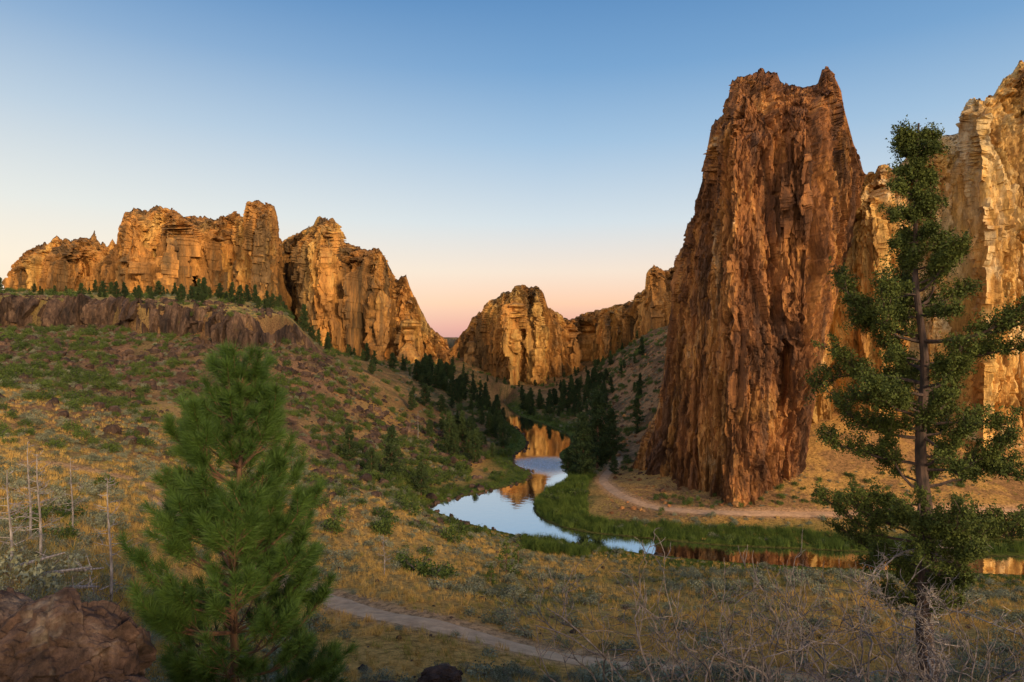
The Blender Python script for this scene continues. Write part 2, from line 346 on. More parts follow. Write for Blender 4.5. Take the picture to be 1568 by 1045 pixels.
md,nt,N,L,b=newmat("trail_dirt"); g=N.new("ShaderNodeNewGeometry"); q=gn(1.2,6,.7); r1=ramp(N,[(.3,(.38,.21,.10)),(.7,(.72,.43,.22))]); L.new(q.outputs[0],r1.inputs[0]); L.new(r1.outputs[0],b.inputs["Base Color"])
bp=N.new("ShaderNodeBump"); bp.inputs["Distance"].default_value=.05; L.new(q.outputs[0],bp.inputs["Height"]); L.new(bp.outputs[0],b.inputs["Normal"]); b.inputs["Roughness"].default_value=1
def ribbon(name,P,w):
    s=np.r_[0,np.cumsum(np.hypot(*np.diff(P,axis=0).T))]; u=np.arange(0,s[-1],.35); P=np.stack([np.interp(u,s,P[:,0]),np.interp(u,s,P[:,1])],1)
    d=np.gradient(P,axis=0); d/=np.linalg.norm(d,axis=1,keepdims=True); nn=np.stack([-d[:,1],d[:,0]],1)
    k=9; t=np.linspace(-1,1,k)
    ww=w*(1+.35*fbm2(P[:,0]*1.0,P[:,1]*1.0,2.5,3,4))
    ww2=w*(1+.35*fbm2(P[:,0]+50,P[:,1]*1.0,2.5,3,5))
    off=np.where(t[None]<0,t[None]*ww[:,None],t[None]*ww2[:,None])
    Q=P[:,None]+nn[:,None]*off[...,None]
    z=terr(Q[...,0],Q[...,1])-.09-.10*(np.abs(t)**3)[None]
    obj(name,make_mesh(name,np.concatenate([Q,z[...,None]],-1),grid_faces(len(P),k),[md],smooth=True))
ribbon("dirt_trail",trail_a,1.15); ribbon("dirt_trail",trail_b,1.25)

# river
m,nt,N,L,b=newmat("river_water")
b.inputs["Base Color"].default_value=(.010,.014,.009,1); b.inputs["Roughness"].default_value=.04; b.inputs["IOR"].default_value=1.33
gl=N.new("ShaderNodeBsdfGlossy"); gl.inputs["Roughness"].default_value=.03; gl.inputs["Color"].default_value=(1,1,1,1)
mx=N.new("ShaderNodeMixShader"); mx.inputs[0].default_value=.68; L.new(b.outputs[0],mx.inputs[1]); L.new(gl.outputs[0],mx.inputs[2])
g=N.new("ShaderNodeNewGeometry"); at=N.new("ShaderNodeAttribute"); at.attribute_name="rapid"
n_a=gn(.8,3,.5); n_b=gn(3.0,5,.7)
h=N.new("ShaderNodeMath"); h.operation='MULTIPLY_ADD'; L.new(n_b.outputs[0],h.inputs[0]); 
mr=N.new("ShaderNodeMath"); mr.operation='MULTIPLY'; mr.inputs[1].default_value=6; L.new(at.outputs["Fac"],mr.inputs[0]); L.new(mr.outputs[0],h.inputs[1])
sa=N.new("ShaderNodeMath"); sa.operation='MULTIPLY'; sa.inputs[1].default_value=.25; L.new(n_a.outputs[0],sa.inputs[0]); L.new(sa.outputs[0],h.inputs[2])
bp=N.new("ShaderNodeBump"); bp.inputs["Strength"].default_value=.5; bp.inputs["Distance"].default_value=.06; L.new(h.outputs[0],bp.inputs["Height"])
L.new(bp.outputs[0],gl.inputs["Normal"]); L.new(bp.outputs[0],b.inputs["Normal"])
df=N.new("ShaderNodeBsdfDiffuse"); df.inputs[0].default_value=(.75,.78,.82,1)
fr=ramp(N,[(.50,(0,0,0)),(.60,(1,1,1))]); L.new(n_b.outputs[0],fr.inputs[0])
fm=N.new("ShaderNodeMath"); fm.operation='MULTIPLY'; L.new(fr.outputs[0],fm.inputs[0]); L.new(at.outputs["Fac"],fm.inputs[1])
m2=N.new("ShaderNodeMixShader"); L.new(fm.outputs[0],m2.inputs[0]); L.new(mx.outputs[0],m2.inputs[1]); L.new(df.outputs[0],m2.inputs[2]); L.new(m2.outputs[0],N["Material Output"].inputs[0])
gx,gy=np.meshgrid(np.linspace(-30,190,221),np.linspace(60,400,341),indexing='ij')
me=make_mesh("river",np.stack([gx,gy,0*gx],-1),grid_faces(*gx.shape),[m],smooth=True)
rc=W(828,712,165); rap=np.exp(-(((gx-rc[0])/7)**2+((gy-166)/9)**2)**1.5).astype(np.float32)
a=me.attributes.new("rapid",'FLOAT','POINT'); a.data.foreach_set("value",rap.ravel())
obj("river",me)

# ------------------------------------------------------------ cliffs
def cliff(name,sil,Dc,base,T,R,nu,nv,mat,S,Amp,jag,seed=0,edge=None,crack=1.0,teeth=1.0):
    sil=np.array(sil,float); Dc=np.array(Dc,float); base=np.array(base,float)
    s=np.r_[0,np.cumsum(np.hypot(*np.diff(sil,axis=0).T))]; u=np.linspace(0,s[-1],nu)
    pu=np.interp(u,s,sil[:,0]); pt=np.interp(u,s,sil[:,1])
    zi=np.zeros(nu,int)
    def stepn(w,k): 
        uu=u/w+.35*fbm(np.stack([u/w/2,u*0,u*0],1),2,seed+k); c=np.floor(uu).astype(int); f=uu-c
        a=hsh(c,zi,zi,seed+k); t=hsh(c,zi,zi,seed+k+1)
        return (a-.5)+(t-.5)*(f-.5)*1.4-.55*(1-np.abs(2*f-1))*(a-.2)
    jg=jag*(1.1*stepn(19*teeth,50)+.9*stepn(8.5*teeth,53)+.55*stepn(3.6*teeth,56)+.6*fbm(np.stack([u/12,0*u,0*u],1),4,seed+59,.7))
    gs=np.abs(np.gradient(pt,u)); slope_w=sstep(1.02-gs,0.0,.35)
    pt=pt+jg*(slope_w*.95+.12)
    pb=np.interp(pu,base[:,0],base[:,1]); pt=np.minimum(pt,pb-.5)
    Dm1=np.interp(pu,Dc[:,0],Dc[:,1])
    step=max(1,nu//260); poly=np.stack([pu,pt],1)[::step]
    Vs=[];Fs=[];off=0
    for sgn in (1,-.8):
        q_=slice(None,None,1 if sgn>0 else 4); nvv=nv if sgn>0 else nv//5
        v=np.linspace(0,1,nvv)[None]; p_u=pu[q_]; p_t=pt[q_]; p_b=pb[q_]
        PX=p_u[:,None]+0*v; PY=p_b[:,None]+(p_t-p_b)[:,None]*v; Dm=Dm1[q_][:,None]+0*v
        d=seg_dist(PX,PY,poly).reshape(PX.shape)
        if edge is not None: d=np.minimum(d,seg_dist(PX,PY,np.array(edge,float)).reshape(PX.shape))
        dm=d/F*Dm; inf=T*np.clip(1-(1-np.clip(dm/R,0,1))**2,0,1)**.6
        P=W(PX,PY,Dm-sgn*inf)
        gu=np.gradient(P,axis=0); gv=np.gradient(P,axis=1); nrm=np.cross(gu,gv); nrm/=np.linalg.norm(nrm,axis=-1,keepdims=True)+1e-9
        nrm*=np.where(nrm[...,1:2]*sgn>0,-1,1)
        nh=nrm*np.array([1,1,.15]); nh[...,1]-=.6*sgn; nh/=np.linalg.norm(nh,axis=-1,keepdims=True)
        wv=np.stack([fbm(P*np.array([1,1,.5])/(S*.9),2,seed+k) for k in (1,2,3)],-1)*S*.15
        Q=P+wv
        wl=np.clip(dm/(S*.45),0,1); ws=np.clip(dm/(S*.07),0,1)
        dsp=Amp*(1.0*facet(Q*np.array([1,1,.11])/S,seed+10,1.6)+.6*facet(Q*np.array([1,1,.15])/(S*.40),seed+20,1.6))*wl
        if sgn>0:
            dsp+=ws*Amp*(.32*facet(Q*np.array([1,1,.22])/(S*.17),seed+30,1.8)+.14*facet(P*np.array([1,1,.38])/(S*.075),seed+35,2)+.32*fbm(P*np.array([1,1,.45])/(S*.28),4,seed+40,.62))
            c=np.abs(fbm(np.stack([Q[...,0]/(S*1.1),Q[...,1]/(S*1.1),Q[...,2]/(S*9)],-1),4,seed+70,.55))
            dsp-=wl*crack*Amp*1.4*np.exp(-c/.045)
            c2=np.abs(fbm(np.stack([Q[...,0]/(S*.35),Q[...,1]/(S*.35),Q[...,2]/(S*2.6)],-1),3,seed+75))
            dsp-=wl*crack*Amp*.5*np.exp(-c2/.05)
        P=P+nh*dsp[...,None]
        Vs.append(P.reshape(-1,3)); Fs.append(grid_faces(PX.shape[0],nvv,off)); off+=PX.size
    me=make_mesh(name,np.concatenate(Vs),np.concatenate(Fs),[mat],smooth=False)
    return obj(name,me)

cliff("rock_massif",[(12,440),(16,425),(22,405),(35,392),(55,380),(75,372),(88,361),(100,368),(118,368),(128,363),(138,366),(145,354),(149,378),(158,370),(165,378),(172,366),(178,376),(184,352),(190,326),(205,322),(225,323),(243,318),(262,324),(290,331),(310,330),(330,335),(345,334),(360,326),(372,333),(377,312),(395,309),(420,314),(425,335),(428,370),(433,400),(440,440),(447,480),(452,520)],
      [(0,400),(60,395),(100,385),(125,398),(150,405),(175,385),(205,365),(225,380),(262,358),(290,385),(330,372),(352,388),(372,362),(395,350),(420,358),(440,378),(460,380)],[(0,500),(460,560)],24,18,860,280,M_far,24,6.5,4.6,seed=1)
cliff("rock_massif",[(418,420),(424,385),(432,371),(450,360),(465,352),(480,345),(486,333),(510,334),(518,345),(525,368),(545,378),(565,382),(580,381),(590,395),(600,415),(605,427),(622,423),(628,440),(640,465),(655,495),(665,508),(685,522)],
      [(415,405),(450,395),(480,362),(500,352),(520,375),(550,362),(580,352),(605,378),(625,370),(640,380),(690,395)],[(400,580),(690,560)],24,20,620,320,M_far,22,6.5,3.6,seed=5)
cliff("rock_butte",[(696,524),(715,505),(722,490),(740,475),(748,460),(765,454),(768,447),(783,449),(787,440),(800,436),(810,441),(820,438),(832,448),(838,468),(850,480),(862,487),(870,500),(880,540)],
      [(690,420),(722,398),(735,412),(765,384),(790,372),(806,396),(822,378),(845,402),(880,420)],[(690,600),(880,600)],18,14,480,260,M_far,17,5.5,3.6,seed=9)
cliff("rock_ridge",[(840,500),(862,487),(880,488),(900,479),(925,472),(950,467),(970,462),(972,450),(980,449),(988,445),(990,418),(1000,407),(1012,412),(1018,416),(1040,406),(1080,400),(1120,420)],
      [(840,445),(875,410),(895,432),(930,405),(950,420),(985,372),(1010,360),(1030,375),(1060,345),(1120,330)],[(840,600),(1120,620)],18,16,560,270,M_far,18,5.5,3.2,seed=13)
spx=[(968,712),(978,692),(985,672),(1003,640),(1014,595),(1020,540),(1026,490),(1032,440),(1037,400),(1041,385),(1049,372),(1052,345),(1063,332),(1068,300),(1075,278),(1078,248),(1083,228),(1087,205),(1094,187),(1105,178),(1111,176),(1115,150),(1119,128),(1130,120),(1150,113),(1165,110),(1180,113),(1190,112),(1195,126),(1210,135),(1230,137),(1240,132),(1252,128),(1258,110),(1268,106),(1277,115),(1288,140),(1292,165),(1300,195),(1308,225),(1318,250),(1323,268)]
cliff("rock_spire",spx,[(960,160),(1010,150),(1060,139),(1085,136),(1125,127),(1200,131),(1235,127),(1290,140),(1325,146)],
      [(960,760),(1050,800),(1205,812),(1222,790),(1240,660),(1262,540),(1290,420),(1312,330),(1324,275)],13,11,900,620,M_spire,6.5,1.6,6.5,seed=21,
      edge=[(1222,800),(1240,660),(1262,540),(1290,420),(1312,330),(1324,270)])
cliff("rock_wall",[(1150,330),(1290,300),(1325,266),(1340,262),(1350,255),(1365,262),(1390,240),(1420,215),(1445,208),(1468,205),(1471,175),(1485,152),(1520,150),(1535,125),(1550,112),(1560,95),(1580,90),(1600,110),(1650,100),(1700,140),(1800,130),(1950,200),(2100,300),(2200,560)],
      [(1150,152),(1300,150),(1350,144),(1400,154),(1440,147),(1470,150),(1500,140),(1560,146),(1700,140),(2200,120)],[(1150,800),(2200,830)],11,14,900,460,M_wall,8,1.9,5.5,seed=33)
def rim():
    pu=np.linspace(-420,508,1500); D=rimD(pu)-1.2; X0=(pu-CX)/F*D
    zt=terr(X0,D+3.0)+.3; zb=terr(X0,D-3)-1.5
    h=rimH(pu)/RIM; v=np.linspace(0,1,36)[None]
    P=np.stack([X0[:,None]+0*v,D[:,None]+1.2*v**3,zb[:,None]+(zt-zb)[:,None]*v],-1)
    Q=P*np.array([1,1,.12]); dsp=1.5*facet(Q/1.8,3)+1.8*facet(P/np.array([6,6,9]),8,2)+.35*fbm(P/np.array([.7,.7,1.5]),4,4)
    P[...,1]-=(dsp+.5)*np.sin(np.pi*np.clip(v*.97+.06,0,1))**.5*h[:,None]
    zr=1.3*facet(np.stack([pu/9,pu*0,pu*0],-1),4); P[...,2]+=(zr[:,None]*v**2*h[:,None])
    top=P[:,-1:].copy(); top[...,1]+=5; top[...,2]-=1.4
    P=np.concatenate([P,top],1)
    obj("rimrock_cliff",make_mesh("rimrock_cliff",P,grid_faces(*P.shape[:2]),[M_basalt]))
rim()

# ------------------------------------------------------------ plant templates
def dome(nclump,per,r,h,cr):
    c=rng.normal(size=(nclump,3)); c/=np.linalg.norm(c,axis=1,keepdims=True); c[:,2]=np.abs(c[:,2]); c*=rng.uniform(.55,1,(nclump,1))*np.array([r,r,h])
    return (c[:,None]+rng.normal(size=(nclump,per,3))*cr).reshape(-1,3)
def bush(name,mat,nclump,per,r,h,cr,leaf,tw=8):
    B=MB()
    for i in range(tw):
        a=rng.uniform(0,6.28); e=np.array([math.cos(a)*r*.7,math.sin(a)*r*.7,h*.8]); B.tube([[0,0,-.1],e*.5*[.8,.8,1.1],e],[.03*r,.02*r,.006*r],3,1)
    B.leaves(dome(nclump,per,r,h,cr),leaf,0); return B.mesh(name,[mat,M_twig])
def tuft(name,mat,nb,h,w,sp,lean=.35):
    B=MB(); p=rng.normal(size=(nb,3))*sp; p[:,2]=-.03; d=rng.normal(size=(nb,3))*lean; d[:,2]=1; d/=np.linalg.norm(d,axis=1,keepdims=True)
    B.needles(p,d,h*rng.uniform(.5,1.1,nb),w); return B.mesh(name,[mat])
def rockm(name,seed,mat=M_basalt,sub=3):
    import bmesh
    bm=bmesh.new(); bmesh.ops.create_icosphere(bm,subdivisions=sub,radius=1); V=np.array([v.co[:] for v in bm.verts]); Fc=np.array([[v.index for v in f.verts] for f in bm.faces]); bm.free()
    V=V*(1+.28*facet(V*1.3+seed*3.1,seed)[:,None]+.12*facet(V*3+seed,seed+5)[:,None]); V*=np.array([1,.8,.65]); return make_mesh(name,V,Fc,[mat])
def conifer(name,mat,h,w,seed,nbr=90,leaf=.22,dense=26,shape=1.0):
    B=MB(); B.tube([[0,0,-.3],[.05,0,h*.5],[0,0.05,h]],[h*.02,h*.012,.01],6,1)
    for i in range(nbr):
        t=(i+rng.uniform(0,1))/nbr; z=h*(.06+.93*t); prof=(1-t)**(.75*shape)*(.55+.45*min(1,t*6)); l=w*prof*rng.uniform(.5,1.2)+.12
        a=rng.uniform(0,6.28); up=rng.uniform(.0,.45); e=np.array([math.cos(a)*l,math.sin(a)*l,up*l])
        o=np.array([0,0,z]); B.tube([o,o+e*.5+[0,0,-.02*l],o+e],[.03,.02,.008],3,1)
        k=max(3,int(l/w*7)); s=rng.uniform(.25,1,k)[:,None]
        c=o+e*s; c=c+rng.normal(size=c.shape)*.08*w
        B.leaves((c[:,None]+rng.normal(size=(k,dense,3))*np.array([.085,.085,.06])*w*.9).reshape(-1,3),leaf,0)
    return B.mesh(name,[mat,M_bark])
def scatter(name,P,S,meshes,tilt=.1):
    if len(P)==0: return
    n_=len(P); coll=bpy.data.collections.new(name+"_kinds")
    for i,mh in enumerate(meshes): coll.objects.link(bpy.data.objects.new(name+"_kind",mh))
    pm=rng.permutation(n_); P=np.asarray(P)[pm]; S=np.asarray(S)[pm]
    me=bpy.data.meshes.new(name); me.vertices.add(n_); me.vertices.foreach_set("co",np.asarray(P,np.float32).ravel())
    a=me.attributes.new("scl",'FLOAT','POINT'); a.data.foreach_set("value",np.asarray(S,np.float32))
    r=np.stack([rng.normal(size=n_)*tilt,rng.normal(size=n_)*tilt,rng.uniform(0,6.28,n_)],1).astype(np.float32)
    a=me.attributes.new("rot",'FLOAT_VECTOR','POINT'); a.data.foreach_set("vector",r.ravel())
    o=obj(name,me); ng=bpy.data.node_groups.new(name,'GeometryNodeTree')
    ng.interface.new_socket("Geometry",in_out='INPUT',socket_type='NodeSocketGeometry'); ng.interface.new_socket("Geometry",in_out='OUTPUT',socket_type='NodeSocketGeometry')
    N=ng.nodes; L=ng.links; gi=N.new("NodeGroupInput"); go=N.new("NodeGroupOutput"); ip=N.new("GeometryNodeInstanceOnPoints"); ci=N.new("GeometryNodeCollectionInfo")
    ci.inputs[0].default_value=coll; ci.inputs["Separate Children"].default_value=True; ci.inputs["Reset Children"].default_value=True; ip.inputs["Pick Instance"].default_value=True
    na=N.new("GeometryNodeInputNamedAttribute"); na.data_type='FLOAT'; na.inputs[0].default_value="scl"
    nr=N.new("GeometryNodeInputNamedAttribute"); nr.data_type='FLOAT_VECTOR'; nr.inputs[0].default_value="rot"
    L.new(gi.outputs[0],ip.inputs["Points"]); L.new(ci.outputs[0],ip.inputs["Instance"]); L.new(na.outputs[0],ip.inputs["Scale"]); L.new(nr.outputs[0],ip.inputs["Rotation"]); L.new(ip.outputs[0],go.inputs[0])
    md_=o.modifiers.new("scatter",'NODES'); md_.node_group=ng; return o
trail_all=[trail_a[::3],trail_b[::2],trail_c[::3]]
def sample(nn,px0,px1,D0,D1,pw=2.0,dens=None,clear=1.5,river=1.0):
    px=rng.uniform(px0,px1,nn); D=(rng.uniform(D0**pw,D1**pw,nn))**(1/pw); x=(px-CX)/F*D
    z,pp,dd,sd=terr(x,D,True); k=sd>river
    for t in trail_all: k&=seg_dist(x,D,t)>clear
    if dens is not None: k&=rng.uniform(0,1,nn)<dens(x,D,px,sd)
    return np.stack([x,D,z],1)[k]

sage=[bush("sagebrush_a",M_bush,18,20,.5,.42,.09,.085),bush("sagebrush_b",M_bush,14,20,.42,.5,.10,.08)]
gsh=[bush("green_shrub_a",M_bushg,30,24,.9,.9,.15,.13),bush("green_shrub_b",M_bushg,24,26,.8,1.1,.17,.13)]
grs=[tuft("dry_grass_a",M_grass,30,.42,.022,.14),tuft("dry_grass_b",M_grass,24,.5,.02,.12)]
grg=[tuft("olive_grass_a",M_grassg,30,.40,.022,.15),tuft("olive_grass_b",M_grassg,24,.46,.02,.14)]
rd=[tuft("reed_a",M_reed,50,1.5,.045,.28,.22),tuft("reed_b",M_reed,44,1.3,.05,.3,.3)]
rks=[rockm("stone_a",1,sub=2),rockm("stone_b",2,sub=2),rockm("stone_c",3,sub=2)]
con=[conifer("conifer_a",M_con,9,2.3,1),conifer("conifer_b",M_con,8,2.0,2,80),conifer("conifer_c",M_con,7,2.3,3,70,shape=.7)]

P=sample(7500,-150,1750,17,112,1.7,dens=lambda x,y,p,s:.12+.88*sstep(fbm2(x,y,5,3,91),-.10,.22)); scatter("sagebrush",P,.4+1.1*rng.uniform(0,1,len(P))**1.5,sage)
P=sample(18000,-100,1700,18,110,1.4,dens=lambda x,y,p,s:.25+.75*sstep(fbm2(x,y,8,3,31),-.25,.1)); scatter("dry_grass",P,rng.uniform(.6,1.35,len(P)),grs,.2)
P=sample(9000,-100,1700,18,125,1.4,dens=lambda x,y,p,s:.2+.8*sstep(-fbm2(x,y,8,3,31),-.05,.25)); scatter("meadow_grass",P,rng.uniform(.6,1.3,len(P)),grg,.2)
P=sample(26000,800,1800,90,150,1.5,clear=1.9,river=.05,dens=lambda x,y,p,s:1.0*(s<np.where(p>900,5.5,9.)))
P=P[~((P[:,0]>(900-CX)/F*P[:,1])&(P[:,1]<96))]; sc_=rng.uniform(.5,1.0,len(P))*(.75+.5*sstep(fbm2(P[:,0],P[:,1],3.5,3,17),-.3,.3)); scatter("river_reeds",P,sc_,rd)
P=sample(7000,600,900,85,330,1.4,river=.1,dens=lambda x,y,p,s:(s<5)*.8); scatter("bank_grass",P,rng.uniform(.25,.6,len(P)),rd)
P=sample(11000,640,1750,62,94,1.4,river=.3,dens=lambda x,y,p,s:((s<4)*.5+(p>1000)*.35)*(y<CAMZ*F/(835-HY))); scatter("bank_grass",P,rng.uniform(.15,.33,len(P)),rd)
P=sample(190,820,1750,90,106,1.4,river=.3,dens=lambda x,y,p,s:1.0*(s<5.5)*(y>CAMZ*F/(850-HY))); scatter("bank_shrubs",P,rng.uniform(.5,1.25,len(P)),gsh)
P=sample(7000,-200,720,70,192,1.8,dens=lambda x,y,p,s:sstep(fbm2(x,y,9,3,61),-.40,.2)*(.35+.65*sstep(y,90,140))); scatter("hillside_shrubs",P,rng.uniform(.35,1.45,len(P))**1.3,gsh+sage)
P=sample(3400,-100,1000,190,400,1.8,dens=lambda x,y,p,s:sstep(fbm2(x,y,18,3,61),-.4,.25)*((p>430)|(y>200))); scatter("far_shrubs",P,rng.uniform(.6,1.9,len(P)),gsh+sage)
P=sample(1000,560,900,105,300,1.6,river=1,dens=lambda x,y,p,s:(s<22)*.8); scatter("riverside_shrubs",P,rng.uniform(.5,1.8,len(P)),gsh)
P=sample(7500,-200,740,85,200,1.9,dens=lambda x,y,p,s:.12+.88*sstep(y,120,175)*sstep(fbm2(x,y,12,3,71),-.4,.15)); scatter("scree_rocks",P,.25+1.2*rng.uniform(0,1,len(P))**3,rks,.6)
P=sample(900,-100,1700,18,110,1.6); scatter("field_stones",P,.08+.25*rng.uniform(0,1,len(P))**3,rks,.6)
P=sample(2500,930,1120,115,300,1.6,dens=lambda x,y,p,s:.7); scatter("talus_rocks",P,.12+.7*rng.uniform(0,1,len(P))**5,[rockm("talus_a",5,M_spire,2),rockm("talus_b",6,M_spire,2)],.6)
P=sample(1300,900,1130,150,340,1.6,dens=lambda x,y,p,s:.8); scatter("talus_shrubs",P,rng.uniform(.4,1.5,len(P)),gsh+sage)
P=sample(260,1000,1500,112,124,1.6,dens=lambda x,y,p,s:.8); scatter("talus_shrubs",P,rng.uniform(.3,.9,len(P)),gsh+sage)
idx=rng.integers(20,len(nb)-8,150); q=nb[idx]+rng.normal(size=(150,2))*.6; scatter("river_stones",np.stack([q[:,0],q[:,1],np.full(150,.08)],1),rng.uniform(.15,.55,150),rks,.5)
P=[]
for px in rng.uniform(640,945,190): P.append(on_ground(px,rng.uniform(250,320)))
for px,D in zip(rng.uniform(630,778,70),rng.uniform(165,290,70)): P.append(on_ground(px,D))
for px,D in zip(rng.uniform(880,985,30),rng.uniform(180,300,30)): P.append(on_ground(px,D))
for px,D in zip(rng.uniform(450,660,22),rng.uniform(215,330,22)): P.append(on_ground(px,D)) if D>0 else None
P=np.array(P); P=P[river_sd(P[:,0],P[:,1])>2.5]; scatter("distant_trees",P,rng.uniform(.3,1.0,len(P)),con,.03)
P=np.array([on_ground(px,rimD(px)+rng.uniform(4,60)) for px in np.concatenate([rng.uniform(-100,440,50),rng.uniform(150,430,40)])]); scatter("plateau_junipers",P,rng.uniform(.25,.8,len(P))**1.1,con,.03)
P=np.array([on_ground(px,rng.uniform(330,400)) for px in rng.uniform(520,980,70)]+[on_ground(702,440)]); scatter("ridge_trees",P,rng.uniform(.22,.6,len(P)),con,.03)

def treeat(px,D,mesh,sc,name="pine_tree"): return obj(name,mesh,on_ground(px,D)-np.array([0,0,.1]),rng.uniform(0,6.28),sc)
for px,D,k,s in [(535,128,1,.82),(600,126,0,1.05),(569,122,2,.65),(645,128,2,.85),(728,165,0,.9),(718,172,1,.8)]: treeat(px,D,con[k],s)
bigp=conifer("big_pine",M_con,17,4.0,7,150,.32,30,.7)
treeat(915,158,bigp,1.05); treeat(893,148,bigp,.82); treeat(935,170,bigp,.75); treeat(870,152,con[2],.9); treeat(940,150,con[2],.6)
for px,D,s,k in [(640,57,1.7,0),(615,59,1.4,1),(665,56,1.5,0),(680,58,1.2,1),(790,66,.7,0),(750,62,.6,1),(740,50,.45,0),(915,72,.6,0),(100,40,1.1,0),(60,36,1.0,1),(30,33,.9,0),(160,55,1,1),(45,28,.8,0),(95,30,.8,1)]:
    treeat(px,D,gsh[k],s,"green_shrub")
yp=conifer("young_pine",M_bushg,3.2,.8,9,26,.12,10,.8)
for px,D,s in [(775,66,1.1),(793,72,1.0),(752,58,.6)]: treeat(px,D,yp,s,"pine_sapling")

# ------------------------------------------------------------ near ponderosa pine
def perp(d):
    r=rng.normal(size=3); r-=d*(r@d); return r/np.linalg.norm(r)
def ponderosa():
    B=MB(); base=on_ground(350,9.0); top=W(372,572,9.0); H=top[2]-base[2]
    def tk(t): return np.array([ (top[0]-base[0])*t+.03*math.sin(t*9), .04*math.sin(t*7), -.2+(H+.2)*t])
    ts=np.linspace(0,1,16); B.tube([tk(t) for t in ts],.062*(1-ts)**.8+.008,9,1)
    NP=[];ND=[];NL=[]
    def tips(p0,p1,nn,Ln):
        d=p1-p0; l=np.linalg.norm(d); d=d/l; s=rng.uniform(0,1,nn)**.8
        th=np.radians(rng.uniform(15,80,nn))*(1-.35*s); r=rng.normal(size=(nn,3)); r-=d*(r@d)[:,None]; r/=np.linalg.norm(r,axis=1,keepdims=True)
        dr=d*np.cos(th)[:,None]+r*np.sin(th)[:,None]; dr[:,2]-=.10; dr/=np.linalg.norm(dr,axis=1,keepdims=True)
        NP.append(p0+d*(s*l)[:,None]); ND.append(dr); NL.append(Ln*rng.uniform(.75,1.15,nn))
    z=.35; wh=[]
    while z<H-.12:
        wh.append(z); z+=rng.uniform(.22,.34)*(1.0 if z<H-1.2 else .85)
    for z in wh:
        fr=(H-z)/H; prof=min(1.66,.20+ (H-z)*.47); nbk=rng.integers(5,8); a0=rng.uniform(0,6.28)
        for j in range(nbk):
            if rng.uniform()<.08: continue
            a=a0+j*6.283/nbk+rng.normal()*.3; l=prof*rng.uniform(.5,1.15)
            el=math.radians(rng.uniform(0,26)+22*(1-fr)); o=tk(z/H); h=np.array([math.cos(a),math.sin(a),0])
            pts=[]; p=o.copy(); nsg=6
            for k in range(nsg+1):
                pts.append(p.copy()); e=el+math.radians(42)*(k/nsg)**1.5; p=p+(h*math.cos(e)+np.array([0,0,math.sin(e)]))*l/nsg
            pts=np.array(pts); B.tube(pts,np.linspace(.011+.009*l,.005,nsg+1),5,1)
            tips(pts[-2],pts[-1]+(pts[-1]-pts[-2])*.4,220,.19)
            if l>.5: tips(pts[-3],pts[-2],90,.17)
            m_=int(1+l*6.5)
            for q in range(m_):
                t=rng.uniform(.3,.92); i=t*nsg; i0=int(i); s0=pts[i0]+(pts[i0+1]-pts[i0])*(i-i0); dd=pts[i0+1]-pts[i0]; dd/=np.linalg.norm(dd)
                sd=np.cross(dd,[0,0,1]); sd/=np.linalg.norm(sd)+1e-9; sgn=1 if q%2 else -1
                d=dd*.75+sd*sgn*rng.uniform(.4,.9)+np.array([0,0,rng.uniform(-.1,.55)]); d/=np.linalg.norm(d); ll=rng.uniform(.16,.40)*(1.2-t*.5)
                e1=s0+d*ll; e2=e1+(d+np.array([0,0,.5]))/1.2*.13; B.tube([s0,e1,e2],[.007,.005,.004],4,1); tips(s0+(e1-s0)*.55,e1,40,.165); tips(e1,e2,165,.18)
    tips(tk(.94),tk(1.0),260,.15); 
    B.needles(np.concatenate(NP),np.concatenate(ND),np.concatenate(NL),.0066,0)
    obj("pine_tree",B.mesh("pine_tree",[M_need,M_bark]),base)
ponderosa()

